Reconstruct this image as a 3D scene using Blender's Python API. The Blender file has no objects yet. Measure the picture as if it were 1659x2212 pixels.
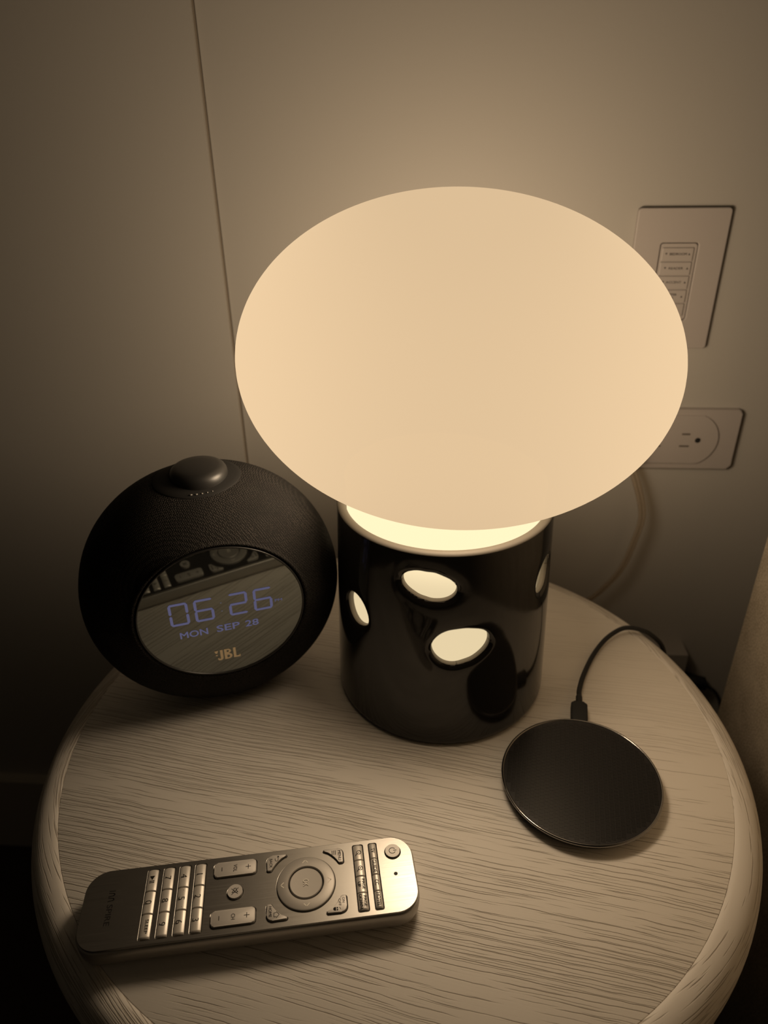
import bpy, bmesh, math, random
from math import sin, cos, pi, sqrt, radians, atan2
from mathutils import Vector, Matrix

S = bpy.context.scene
COL = S.collection

# ------------------------------------------------------------------ camera
cam_data = bpy.data.cameras.new('camera')
cam = bpy.data.objects.new('camera', cam_data)
COL.objects.link(cam)
CAM_H, PITCH, ROLL, YAW = 0.39639, 0.52653, -0.01834, 0.07284
_F = Vector((0, cos(PITCH), -sin(PITCH)))
_R = Vector((1, 0, 0))
_U = _R.cross(_F)
_R2 = _R * cos(ROLL) + _U * sin(ROLL)
_U2 = _U * cos(ROLL) - _R * sin(ROLL)
_m = Matrix((_R2, _U2, -_F)).transposed()
_m = Matrix.Rotation(YAW, 3, 'Z') @ _m
cam.matrix_world = Matrix.Translation((0, 0, CAM_H)) @ _m.to_4x4()
cam_data.sensor_fit = 'VERTICAL'
cam_data.sensor_height = 36.0
cam_data.sensor_width = 27.0
cam_data.lens = 1628.54 / 2212 * 36.0
cam_data.clip_start = 0.01
cam_data.dof.use_dof = True
cam_data.dof.focus_distance = 0.43
cam_data.dof.aperture_fstop = cam_data.lens / 3.4
S.camera = cam

# ------------------------------------------------------------------ world, exposure
world = bpy.data.worlds.new('room_dark')
S.world = world
world.use_nodes = True
world.node_tree.nodes['Background'].inputs[0].default_value = (1.0, 0.78, 0.52, 1)
world.node_tree.nodes['Background'].inputs[1].default_value = 0.012
S.view_settings.view_transform = 'Standard'
S.view_settings.look = 'None'
S.view_settings.exposure = 0.0
S.view_settings.gamma = 1.0
S.view_settings.use_curve_mapping = False
try:
    S.cycles.use_denoising = True
    S.cycles.max_bounces = 10
    S.cycles.transparent_max_bounces = 16
except Exception:
    pass
BULB_POWER = 19.0            # watts of the bulb inside the glass shade
GLASS_CLEAR = 0.10          # share of light the opal glass lets straight through
GLASS_GLOW = 1.04

# ------------------------------------------------------------------ material helpers
def new_mat(name):
    m = bpy.data.materials.new(name)
    m.use_nodes = True
    return m, m.node_tree, m.node_tree.nodes['Principled BSDF']

def simple(name, col, rough=0.5, metal=0.0, spec=0.5, bump=0.0, bscale=800.0, coat=0.0):
    m, nt, b = new_mat(name)
    b.inputs['Base Color'].default_value = (*col, 1)
    b.inputs['Roughness'].default_value = rough
    b.inputs['Metallic'].default_value = metal
    b.inputs['Specular IOR Level'].default_value = spec
    b.inputs['Coat Weight'].default_value = coat
    b.inputs['Coat Roughness'].default_value = 0.06
    if bump:
        tc = nt.nodes.new('ShaderNodeTexCoord')
        n = nt.nodes.new('ShaderNodeTexNoise')
        n.inputs['Scale'].default_value = bscale
        n.inputs['Detail'].default_value = 3
        nt.links.new(tc.outputs['Object'], n.inputs['Vector'])
        bp = nt.nodes.new('ShaderNodeBump')
        bp.inputs['Strength'].default_value = bump
        bp.inputs['Distance'].default_value = 0.001
        nt.links.new(n.outputs['Fac'], bp.inputs['Height'])
        nt.links.new(bp.outputs['Normal'], b.inputs['Normal'])
    return m

class NT:
    """small wrapper to write node graphs tersely"""
    def __init__(s, nt): s.nt = nt
    def node(s, kind, **kw):
        n = s.nt.nodes.new(kind)
        for k, v in kw.items(): setattr(n, k, v)
        return n
    def math(s, op, a, b=None, clamp=False):
        n = s.node('ShaderNodeMath', operation=op, use_clamp=clamp)
        for i, v in enumerate((a, b)):
            if v is None: continue
            if isinstance(v, (int, float)): n.inputs[i].default_value = v
            else: s.nt.links.new(v, n.inputs[i])
        return n.outputs[0]
    def ramp(s, x, lo, hi, a=0.0, b=1.0):
        n = s.node('ShaderNodeMapRange')
        n.interpolation_type = 'SMOOTHSTEP'
        s.nt.links.new(x, n.inputs['Value'])
        n.inputs['From Min'].default_value = lo; n.inputs['From Max'].default_value = hi
        n.inputs['To Min'].default_value = a; n.inputs['To Max'].default_value = b
        return n.outputs['Result']
    def noise(s, vec, scale, detail=2.0, rough=0.5, dist=0.0):
        n = s.node('ShaderNodeTexNoise')
        n.inputs['Scale'].default_value = scale; n.inputs['Detail'].default_value = detail
        n.inputs['Roughness'].default_value = rough; n.inputs['Distortion'].default_value = dist
        s.nt.links.new(vec, n.inputs['Vector'])
        return n.outputs['Fac']
    def mapping(s, vec, loc=(0, 0, 0), rot=(0, 0, 0), scale=(1, 1, 1)):
        n = s.node('ShaderNodeMapping')
        n.inputs['Location'].default_value = loc; n.inputs['Rotation'].default_value = rot; n.inputs['Scale'].default_value = scale
        s.nt.links.new(vec, n.inputs['Vector'])
        return n.outputs['Vector']
    def mix(s, fac, a, b):
        n = s.node('ShaderNodeMix', data_type='RGBA')
        s.nt.links.new(fac, n.inputs['Factor'])
        for k, v in (('A', a), ('B', b)):
            sock = [i for i in n.inputs if i.name == k and i.type == 'RGBA'][0]
            if isinstance(v, tuple): sock.default_value = (*v, 1)
            else: s.nt.links.new(v, sock)
        return [o for o in n.outputs if o.type == 'RGBA'][0]

def wood_mat(name, vertical=False):
    """white-limed ash: long open pores, dark in their depth, in dense and sparse bands"""
    m, nt, b = new_mat(name)
    g = NT(nt)
    tc = g.node('ShaderNodeTexCoord').outputs['Object']
    if vertical:      # grain of the rim runs along the rim, leaning
        vec = g.mapping(tc, rot=(0, 0, radians(8)))
        vec = g.mapping(vec, scale=(1, 1, 1))
        sep = g.node('ShaderNodeSeparateXYZ'); nt.links.new(vec, sep.inputs[0])
        ang = g.math('ARCTAN2', sep.outputs['Y'], sep.outputs['X'])
        along = g.math('MULTIPLY', ang, 0.23)
        rad = g.math('POWER', g.math('ADD', g.math('MULTIPLY', sep.outputs['X'], sep.outputs['X']), g.math('MULTIPLY', sep.outputs['Y'], sep.outputs['Y'])), 0.5)
        across = g.math('ADD', g.math('SUBTRACT', rad, sep.outputs['Z']), g.math('MULTIPLY', g.math('SINE', g.math('MULTIPLY', ang, 5.0)), 0.008))
        cmb = g.node('ShaderNodeCombineXYZ')
        nt.links.new(along, cmb.inputs[0]); nt.links.new(across, cmb.inputs[1])
        vec = cmb.outputs[0]
    else:
        vec = g.mapping(tc, rot=(0, 0, radians(9.0)))
        # slow waviness of the grain
        w = g.noise(g.mapping(vec, scale=(3.5, 4, 1)), 1.0, 1.0)
        w2 = g.noise(g.mapping(vec, scale=(45, 30, 1)), 1.0, 1.0)
        off = g.math('ADD', g.math('MULTIPLY', g.math('SUBTRACT', w, 0.5), 0.034), g.math('MULTIPLY', g.math('SUBTRACT', w2, 0.5), 0.0011))
        sep = g.node('ShaderNodeSeparateXYZ'); nt.links.new(vec, sep.inputs[0])
        cmb = g.node('ShaderNodeCombineXYZ')
        nt.links.new(sep.outputs['X'], cmb.inputs[0])
        nt.links.new(g.math('ADD', sep.outputs['Y'], off), cmb.inputs[1])
        vec = cmb.outputs[0]
    sep2 = g.node('ShaderNodeSeparateXYZ'); nt.links.new(vec, sep2.inputs[0])
    X, Y = sep2.outputs['X'], sep2.outputs['Y']
    band = g.noise(g.mapping(vec, loc=(1.7, 0.3, 0), scale=(2.6, 22, 1)), 1.0, 2.0)
    bandk = g.math('MULTIPLY', g.math('SUBTRACT', band, 0.5), 1.1)
    def lines(pitch, half, seed, along, lo, hi):
        """one pore line per pitch, each with its own offset, wander and breaks"""
        v = g.math('ADD', g.math('DIVIDE', Y, pitch), seed)
        idx = g.math('FLOOR', v); f = g.math('FRACT', v)
        wn = g.node('ShaderNodeTexWhiteNoise', noise_dimensions='1D'); nt.links.new(idx, wn.inputs['W'])
        cmb = g.node('ShaderNodeCombineXYZ')
        nt.links.new(g.math('ADD', g.math('MULTIPLY', X, along), g.math('MULTIPLY', wn.outputs['Value'], 37.0)), cmb.inputs[0])
        nt.links.new(g.math('MULTIPLY', idx, 5.37), cmb.inputs[1])
        n1 = g.noise(cmb.outputs[0], 1.0, 1.0)
        n2 = g.noise(g.mapping(cmb.outputs[0], loc=(11.3, 2.9, 4.0), scale=(2.2, 1, 1)), 1.0, 2.0)
        c = g.math('ADD', g.math('ADD', 0.32, g.math('MULTIPLY', wn.outputs['Value'], 0.36)), g.math('MULTIPLY', g.math('SUBTRACT', n2, 0.5), 0.7))
        d = g.math('MULTIPLY', g.math('ABSOLUTE', g.math('SUBTRACT', f, c)), pitch)
        m = g.ramp(g.math('ADD', n1, bandk), lo, hi)
        hw = g.math('ADD', half * 0.45, g.math('MULTIPLY', m, half * 0.55))
        t = g.math('DIVIDE', d, hw)
        return g.math('MULTIPLY', g.ramp(t, 1.0, 0.35), m)
    if vertical:
        l1 = lines(0.0021, 0.00050, 0.3, 26, 0.40, 0.52); l2 = lines(0.0013, 0.00036, 5.2, 40, 0.45, 0.57)
    else:
        l1 = lines(0.0033, 0.00031, 0.3, 19, 0.41, 0.54); l2 = lines(0.0019, 0.00022, 5.2, 27, 0.46, 0.60)
    pore = g.math('MAXIMUM', l1, g.math('MULTIPLY', l2, 0.8))
    if not vertical:      # the pores fade towards the back right of the top
        so = g.node('ShaderNodeSeparateXYZ'); nt.links.new(tc, so.inputs[0])
        pore = g.math('MULTIPLY', pore, g.ramp(g.math('ADD', g.math('MULTIPLY', so.outputs['X'], 0.5), g.math('MULTIPLY', so.outputs['Y'], 0.85)), 0.0, 0.14, 1.0, 0.30))
    fine = g.noise(g.mapping(vec, scale=(40, 1500, 1)), 1.0, 2.0)
    tint = g.noise(g.mapping(vec, loc=(9, 4, 0), scale=(4, 18, 1)), 1.0, 2.0)
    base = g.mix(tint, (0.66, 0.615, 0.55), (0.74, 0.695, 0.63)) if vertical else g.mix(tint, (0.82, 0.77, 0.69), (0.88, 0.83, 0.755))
    colr = g.mix(g.math('MULTIPLY', pore, 0.62), base, (0.24, 0.19, 0.135))  # brown pores, with the shade of the grooves painted into their colour
    nt.links.new(colr, b.inputs['Base Color'])
    b.inputs['Roughness'].default_value = 0.52
    b.inputs['Specular IOR Level'].default_value = 0.35
    h = g.math('SUBTRACT', g.math('MULTIPLY', fine, 0.06), pore)
    bp = g.node('ShaderNodeBump')
    bp.inputs['Strength'].default_value = 0.7
    bp.inputs['Distance'].default_value = 0.0004
    nt.links.new(h, bp.inputs['Height'])
    nt.links.new(bp.outputs['Normal'], b.inputs['Normal'])
    return m

def brushed_mat(name, col, rough, axis_scale=(4000, 60, 60)):
    m, nt, b = new_mat(name)
    g = NT(nt)
    tc = g.node('ShaderNodeTexCoord').outputs['Object']
    n = g.noise(g.mapping(tc, scale=axis_scale), 1.0, 3.0, 0.6)
    b.inputs['Metallic'].default_value = 1.0
    nt.links.new(g.mix(n, tuple(c * 0.94 for c in col), tuple(min(1, c * 1.04) for c in col)), b.inputs['Base Color'])
    nt.links.new(g.ramp(n, 0.3, 0.7, rough * 0.93, rough * 1.08), b.inputs['Roughness'])
    bp = g.node('ShaderNodeBump'); bp.inputs['Strength'].default_value = 0.06; bp.inputs['Distance'].default_value = 0.0003
    nt.links.new(n, bp.inputs['Height']); nt.links.new(bp.outputs['Normal'], b.inputs['Normal'])
    return m

def knit_mat(name):
    m, nt, b = new_mat(name)
    g = NT(nt)
    tc = g.node('ShaderNodeTexCoord').outputs['Object']
    v = g.node('ShaderNodeTexVoronoi'); v.inputs['Scale'].default_value = 950.0; v.inputs['Randomness'].default_value = 0.35
    nt.links.new(g.mapping(tc, rot=(0.4, 0.5, 0.3)), v.inputs['Vector'])
    dots = g.ramp(v.outputs['Distance'], 0.62, 0.20)
    big = g.noise(tc, 30.0, 3.0)
    c = g.mix(g.math('MULTIPLY', dots, g.ramp(big, 0.3, 0.75, 0.35, 1.0)), (0.009, 0.0085, 0.008), (0.046, 0.040, 0.036))
    nt.links.new(c, b.inputs['Base Color'])
    b.inputs['Roughness'].default_value = 0.85
    b.inputs['Specular IOR Level'].default_value = 0.15
    bp = g.node('ShaderNodeBump'); bp.inputs['Strength'].default_value = 0.6; bp.inputs['Distance'].default_value = 0.0006
    nt.links.new(dots, bp.inputs['Height']); nt.links.new(bp.outputs['Normal'], b.inputs['Normal'])
    return m

def upholstery_mat(name):
    m, nt, b = new_mat(name)
    g = NT(nt)
    tc = g.node('ShaderNodeTexCoord').outputs['Object']
    n1 = g.noise(tc, 620.0, 3.0, 0.6)
    n2 = g.noise(tc, 35.0, 4.0, 0.6)
    f = g.math('ADD', g.math('MULTIPLY', n1, 0.72), g.math('MULTIPLY', n2, 0.28))
    nt.links.new(g.mix(g.ramp(f, 0.35, 0.65), (0.34, 0.28, 0.205), (0.64, 0.56, 0.44)), b.inputs['Base Color'])
    b.inputs['Roughness'].default_value = 0.9
    b.inputs['Specular IOR Level'].default_value = 0.2
    bp = g.node('ShaderNodeBump'); bp.inputs['Strength'].default_value = 0.5; bp.inputs['Distance'].default_value = 0.001
    nt.links.new(n1, bp.inputs['Height']); nt.links.new(bp.outputs['Normal'], b.inputs['Normal'])
    return m

def wall_mat(name):
    m, nt, b = new_mat(name)
    g = NT(nt)
    tc = g.node('ShaderNodeTexCoord').outputs['Object']
    n = g.noise(tc, 5.0, 3.0)
    nt.links.new(g.mix(n, (0.425, 0.400, 0.362), (0.45, 0.425, 0.387)), b.inputs['Base Color'])
    b.inputs['Roughness'].default_value = 0.6
    b.inputs['Specular IOR Level'].default_value = 0.3
    n2 = g.noise(tc, 260.0, 2.0)
    bp = g.node('ShaderNodeBump'); bp.inputs['Strength'].default_value = 0.06; bp.inputs['Distance'].default_value = 0.001
    nt.links.new(n2, bp.inputs['Height']); nt.links.new(bp.outputs['Normal'], b.inputs['Normal'])
    return m

def carpet_mat(name):
    m, nt, b = new_mat(name)
    g = NT(nt)
    tc = g.node('ShaderNodeTexCoord').outputs['Object']
    n = g.noise(tc, 300.0, 3.0, 0.7)
    nt.links.new(g.mix(n, (0.030, 0.018, 0.013), (0.075, 0.05, 0.036)), b.inputs['Base Color'])
    b.inputs['Roughness'].default_value = 0.95
    bp = g.node('ShaderNodeBump'); bp.inputs['Strength'].default_value = 0.8; bp.inputs['Distance'].default_value = 0.004
    nt.links.new(n, bp.inputs['Height']); nt.links.new(bp.outputs['Normal'], b.inputs['Normal'])
    return m

def glass_mat(name, col, strength, clear, side_gain=0.0, rise=None):
    """opal glass lit from within: glows, and lets part of the bulb's light straight through"""
    m = bpy.data.materials.new(name); m.use_nodes = True
    nt = m.node_tree; nt.nodes.clear(); g = NT(nt)
    out = g.node('ShaderNodeOutputMaterial')
    em = g.node('ShaderNodeEmission'); em.inputs['Color'].default_value = (*col, 1)
    tr = g.node('ShaderNodeBsdfTransparent'); tr.inputs['Color'].default_value = (1.0, 0.82, 0.61, 1)
    mx = g.node('ShaderNodeMixShader'); mx.inputs[0].default_value = clear
    if side_gain:
        # glow painted brighter towards the left and right sides, dimmer in the middle
        tc = g.node('ShaderNodeTexCoord').outputs['Object']
        sep = g.node('ShaderNodeSeparateXYZ'); nt.links.new(tc, sep.inputs[0])
        r = g.math('POWER', g.math('ADD', g.math('POWER', sep.outputs['X'], 2.0), g.math('MULTIPLY', g.math('POWER', sep.outputs['Y'], 2.0), 0.25)), 0.5)
        nt.links.new(g.ramp(r, 0.03, 0.13, strength * (1 - side_gain), strength * (1 + 0.45 * side_gain)), em.inputs['Strength'])
    elif rise:
        # the neck is brightest at its top, nearest the bulb
        tc = g.node('ShaderNodeTexCoord').outputs['Object']
        sep = g.node('ShaderNodeSeparateXYZ'); nt.links.new(tc, sep.inputs[0])
        nt.links.new(g.ramp(sep.outputs['Z'], rise[0], rise[1], strength, strength * rise[2]), em.inputs['Strength'])
    else:
        em.inputs['Strength'].default_value = strength
    nt.links.new(em.outputs[0], mx.inputs[1]); nt.links.new(tr.outputs[0], mx.inputs[2])
    nt.links.new(mx.outputs[0], out.inputs['Surface'])
    return m

def screen_mat(name):
    m = bpy.data.materials.new(name); m.use_nodes = True
    nt = m.node_tree; nt.nodes.clear(); g = NT(nt)
    out = g.node('ShaderNodeOutputMaterial')
    d = g.node('ShaderNodeBsdfDiffuse'); d.inputs[0].default_value = (0.012, 0.012, 0.012, 1)
    gl = g.node('ShaderNodeBsdfGlossy'); gl.inputs['Color'].default_value = (0.92, 1.0, 0.98, 1); gl.inputs['Roughness'].default_value = 0.02
    mx = g.node('ShaderNodeMixShader'); mx.inputs[0].default_value = 0.22
    nt.links.new(d.outputs[0], mx.inputs[1]); nt.links.new(gl.outputs[0], mx.inputs[2])
    nt.links.new(mx.outputs[0], out.inputs['Surface'])
    return m

def emit_mat(name, col, s):
    m = bpy.data.materials.new(name); m.use_nodes = True
    nt = m.node_tree; nt.nodes.clear(); g = NT(nt)
    out = g.node('ShaderNodeOutputMaterial'); em = g.node('ShaderNodeEmission')
    em.inputs[0].default_value = (*col, 1); em.inputs[1].default_value = s
    nt.links.new(em.outputs[0], out.inputs[0])
    return m

def cord_mat(name):
    m = bpy.data.materials.new(name); m.use_nodes = True
    nt = m.node_tree; nt.nodes.clear(); g = NT(nt)
    out = g.node('ShaderNodeOutputMaterial')
    p = g.node('ShaderNodeBsdfPrincipled')
    p.inputs['Base Color'].default_value = (0.40, 0.375, 0.34, 1); p.inputs['Roughness'].default_value = 0.12
    tr = g.node('ShaderNodeBsdfTransparent'); tr.inputs[0].default_value = (0.9, 0.82, 0.7, 1)
    mx = g.node('ShaderNodeMixShader'); mx.inputs[0].default_value = 0.72
    nt.links.new(p.outputs[0], mx.inputs[1]); nt.links.new(tr.outputs[0], mx.inputs[2]); nt.links.new(mx.outputs[0], out.inputs[0])
    return m

M = dict(
    wall=wall_mat('painted_wall'), caulk=simple('seam_caulk', (0.22, 0.185, 0.145), 0.6),
    trim=simple('white_trim', (0.50, 0.46, 0.40), 0.5), carpet=carpet_mat('dark_carpet'),
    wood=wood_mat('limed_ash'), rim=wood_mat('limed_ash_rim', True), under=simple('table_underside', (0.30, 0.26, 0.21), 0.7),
    glaze=simple('black_glaze', (0.014, 0.013, 0.012), 0.10, spec=0.5, bump=0.05, bscale=60), biscuit=simple('unglazed_ceramic', (0.19, 0.172, 0.147), 0.6),
    globe=glass_mat('opal_glass', (0.805, 0.588, 0.357), GLASS_GLOW * 1.0, GLASS_CLEAR, 0.13),
    tube=glass_mat('opal_glass_neck', (0.80, 0.655, 0.405), GLASS_GLOW * 0.97, GLASS_CLEAR, 0.0, (0.115, 0.155, 1.5)),
    bare=simple('brass_socket', (0.5, 0.4, 0.25), 0.4, 1.0),
    plastic=simple('black_plastic', (0.016, 0.0155, 0.015), 0.38), matte=simple('black_rubber', (0.012, 0.012, 0.012), 0.65),
    soft=simple('dark_plastic_pad', (0.013, 0.0125, 0.012), 0.75, spec=0.2),
    knit=knit_mat('black_knit'), screen=screen_mat('mirror_screen'),
    digit=emit_mat('lcd_lilac', (0.45, 0.43, 0.76), 0.20), gold=simple('gold_print', (0.86, 0.74, 0.54), 0.22, 1.0), colon=emit_mat('lcd_dim', (0.5, 0.45, 0.45), 0.16),
    dot=simple('pale_print', (0.22, 0.21, 0.195), 0.7, spec=0.2),
    steel=brushed_mat('brushed_metal', (0.33, 0.316, 0.294), 0.34, (3600, 30, 60)), shell=simple('silver_shell', (0.50, 0.47, 0.43), 0.42, 0.55),
    key=simple('satin_key', (0.66, 0.62, 0.56), 0.40, 0.35), keyflat=simple('matte_key', (0.53, 0.50, 0.46), 0.5, 0.35), ring=simple('ring_paint', (0.40, 0.375, 0.34), 0.48, 0.4),
    ink=simple('key_ink', (0.012, 0.011, 0.010), 0.7, spec=0.15), pale=simple('engraved_arrow', (0.85, 0.80, 0.70), 0.35),
    chrome=simple('dark_chrome', (0.27, 0.26, 0.25), 0.14, 1.0), pad=simple('charger_top', (0.013, 0.012, 0.012), 0.30, spec=0.5), tile=simple('charger_tile', (0.011, 0.0105, 0.010), 0.27, spec=0.45),
    plate=simple('white_plate', (0.43, 0.39, 0.365), 0.45), print=simple('grey_print', (0.05, 0.042, 0.04), 0.7), slot=simple('socket_slot', (0.10, 0.085, 0.07), 0.6),
    casing=simple('grey_casing', (0.30, 0.275, 0.25), 0.5), fabric=upholstery_mat('beige_upholstery'), cord=cord_mat('clear_cord'),
)

# ------------------------------------------------------------------ object helpers
def link(name, me, mat=None, parent=None, loc=(0, 0, 0), rot=(0, 0, 0), smooth=True):
    o = bpy.data.objects.new(name, me)
    COL.objects.link(o)
    if parent: o.parent = parent
    o.location = loc; o.rotation_euler = rot
    if mat:
        if len(me.materials): me.materials.clear()     # (clearing also resets the faces' material slots)
        for x in (mat if isinstance(mat, (list, tuple)) else [mat]): me.materials.append(x)
    if smooth is not None:
        for p in me.polygons: p.use_smooth = smooth
    return o

def thing(name, label, cat, loc=(0, 0, 0), rz=0.0, group=None):
    o = bpy.data.objects.new(name, None); COL.objects.link(o)
    o.empty_display_size = 0.02
    o.location = loc; o.rotation_euler = (0, 0, rz)
    o['label'] = label; o['category'] = cat
    if group: o['group'] = group
    return o

def struct(o):
    o['kind'] = 'structure'; return o

def to_mesh(bm, name='mesh'):
    bmesh.ops.recalc_face_normals(bm, faces=bm.faces)
    me = bpy.data.meshes.new(name); bm.to_mesh(me); bm.free(); return me

def bevel_sharp(bm, w, seg=2, ang=0.6):
    es = [e for e in bm.edges if len(e.link_faces) == 2 and e.calc_face_angle(0) > ang]
    if es: bmesh.ops.bevel(bm, geom=es, offset=w, segments=seg, affect='EDGES', profile=0.5, clamp_overlap=True)

def box_bm(x0, x1, y0, y1, z0, z1, bevel=0.0, seg=2, bm=None):
    own = bm is None
    if own: bm = bmesh.new()
    vs = [bm.verts.new(p) for p in ((x0, y0, z0), (x1, y0, z0), (x1, y1, z0), (x0, y1, z0), (x0, y0, z1), (x1, y0, z1), (x1, y1, z1), (x0, y1, z1))]
    for f in ((0, 3, 2, 1), (4, 5, 6, 7), (0, 1, 5, 4), (1, 2, 6, 5), (2, 3, 7, 6), (3, 0, 4, 7)): bm.faces.new([vs[i] for i in f])
    if bevel and own: bevel_sharp(bm, bevel, seg)
    return bm

def prism_bm(poly, z0, z1, bevel=0.0, seg=2, top_only=True):
    bm = bmesh.new()
    a = [bm.verts.new((x, y, z0)) for x, y in poly]; b = [bm.verts.new((x, y, z1)) for x, y in poly]
    n = len(poly)
    bot = bm.faces.new(a[::-1]); top = bm.faces.new(b)
    for i in range(n): bm.faces.new((a[i], a[(i + 1) % n], b[(i + 1) % n], b[i]))
    if bevel:
        bmesh.ops.bevel(bm, geom=list(top.edges) if top_only else [e for f in (top, bot) for e in f.edges], offset=bevel, segments=seg, affect='EDGES', profile=0.5, clamp_overlap=True)
    return bm

def rrect(w, h, r, cx=0, cy=0, n=6):
    pts = []
    for (sx, sy, a0) in ((1, 1, 0), (-1, 1, 90), (-1, -1, 180), (1, -1, 270)):
        for k in range(n + 1):
            a = radians(a0 + 90 * k / n)
            pts.append((cx + sx * (w / 2 - r) + r * cos(a), cy + sy * (h / 2 - r) + r * sin(a)))
    return pts

def circle(r, cx=0, cy=0, n=48):
    return [(cx + r * cos(2 * pi * k / n), cy + r * sin(2 * pi * k / n)) for k in range(n)]

def lathe_bm(prof, n=96, close=False, bm=None):
    bm = bm or bmesh.new()
    rings = []
    for r, z in prof:
        if r < 1e-7: rings.append([bm.verts.new((0, 0, z))])
        else: rings.append([bm.verts.new((r * cos(2 * pi * k / n), r * sin(2 * pi * k / n), z)) for k in range(n)])
    pairs = list(zip(rings, rings[1:])) + ([(rings[-1], rings[0])] if close else [])
    for A, B in pairs:
        for k in range(n):
            q = [A[k % len(A)], A[(k + 1) % n % len(A)], B[(k + 1) % n % len(B)], B[k % len(B)]]
            u = []
            for v in q:
                if v not in u: u.append(v)
            if len(u) > 2: bm.faces.new(u)
    return bm

def catmull(pts, per=10):
    P = [Vector(p) for p in pts]; P = [P[0] * 2 - P[1]] + P + [P[-1] * 2 - P[-2]]
    out = []
    for i in range(1, len(P) - 2):
        a, b, c, d = P[i - 1:i + 3]
        for k in range(per):
            t = k / per
            out.append(0.5 * ((2 * b) + (c - a) * t + (2 * a - 5 * b + 4 * c - d) * t * t + (3 * b - a - 3 * c + d) * t ** 3))
    out.append(P[-2]); return out

def tube_bm(pts, r, n=12, bm=None):
    bm = bm or bmesh.new()
    pts = [Vector(p) for p in pts]
    rr = r if isinstance(r, (list, tuple)) else [r] * len(pts)
    up = Vector((0.13, 0.27, 0.95)); rings = []
    t0 = (pts[1] - pts[0]).normalized(); nrm = t0.cross(up).normalized()
    for i, p in enumerate(pts):
        t = (pts[min(i + 1, len(pts) - 1)] - pts[max(i - 1, 0)]).normalized()
        nrm = (nrm - t * nrm.dot(t)).normalized(); bn = t.cross(nrm)
        rings.append([bm.verts.new(p + (nrm * cos(2 * pi * k / n) + bn * sin(2 * pi * k / n)) * rr[i]) for k in range(n)])
    for A, B in zip(rings, rings[1:]):
        for k in range(n): bm.faces.new((A[k], A[(k + 1) % n], B[(k + 1) % n], B[k]))
    bm.faces.new(rings[0][::-1]); bm.faces.new(rings[-1])
    return bm

def flat_bm(polys, z=0.0, thick=0.0, bm=None):
    """flat print: polygons (list of outlines) at height z, with a hair of thickness"""
    bm = bm or bmesh.new()
    for poly in polys:
        if thick:
            a = [bm.verts.new((x, y, z)) for x, y in poly]; b = [bm.verts.new((x, y, z + thick)) for x, y in poly]
            bm.faces.new(b)
            for i in range(len(poly)): bm.faces.new((a[i], a[(i + 1) % len(poly)], b[(i + 1) % len(poly)], b[i]))
        else: bm.faces.new([bm.verts.new((x, y, z)) for x, y in poly])
    return bm

def stroke(pts, w, closed=False):
    """quads along a polyline"""
    out = []
    P = [Vector((x, y)) for x, y in pts]
    seq = list(zip(P, P[1:])) + ([(P[-1], P[0])] if closed else [])
    for a, b in seq:
        t = (b - a).normalized() * (w / 2); nn = Vector((-t.y, t.x)); a2, b2 = a - t * 0.6, b + t * 0.6
        out.append([tuple(a2 + nn), tuple(a2 - nn), tuple(b2 - nn), tuple(b2 + nn)])
    return out

def arc(cx, cy, r, a0, a1, n=14):
    return [(cx + r * cos(radians(a0 + (a1 - a0) * k / n)), cy + r * sin(radians(a0 + (a1 - a0) * k / n))) for k in range(n + 1)]

def curve_mesh(cu):
    o = bpy.data.objects.new('tmp', cu); COL.objects.link(o)
    dg = bpy.context.evaluated_depsgraph_get()
    me = bpy.data.meshes.new_from_object(o.evaluated_get(dg))
    bpy.data.objects.remove(o); bpy.data.curves.remove(cu)
    return me

def text_mesh(txt, height, width=None, bold=0.0, extrude=0.00003, gap=1.0, line=1.0):
    cu = bpy.data.curves.new('txt', 'FONT'); cu.body = txt; cu.size = 1.0; cu.align_x = 'CENTER'
    shift, bold = (bold * 1.3, 0.0) if 'M' in txt else (0.0, bold)      # emboldening would fold the strokes of an M over
    cu.resolution_u = 3; cu.space_character = gap; cu.space_line = line; cu.offset = bold
    me = curve_mesh(cu)
    if shift > 0:
        bm = bmesh.new(); bm.from_mesh(me); src = bm.verts[:] + bm.edges[:] + bm.faces[:]
        for dx, dy in ((shift, 0), (-shift, 0), (0, shift), (0, -shift)):
            r = bmesh.ops.duplicate(bm, geom=src)
            bmesh.ops.translate(bm, verts=[g for g in r['geom'] if isinstance(g, bmesh.types.BMVert)], vec=(dx, dy, 0))
        bm.to_mesh(me); bm.free()
    xs = [v.co.x for v in me.vertices]; ys = [v.co.y for v in me.vertices]
    cx, cy = (min(xs) + max(xs)) / 2, (min(ys) + max(ys)) / 2
    sy = height / (max(ys) - min(ys)); sx = sy if width is None else width / (max(xs) - min(xs))
    for v in me.vertices: v.co = ((v.co.x - cx) * sx, (v.co.y - cy) * sy, 0)
    return me

def text(txt, parent, x, y, z, height, mat, width=None, name='lettering', bold=0.0, gap=1.0, rot=(0, 0, 0), line=1.0):
    return link(name, text_mesh(txt, height, width, bold, gap=gap, line=line), mat, parent, (x, y, z), rot, smooth=False)

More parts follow.
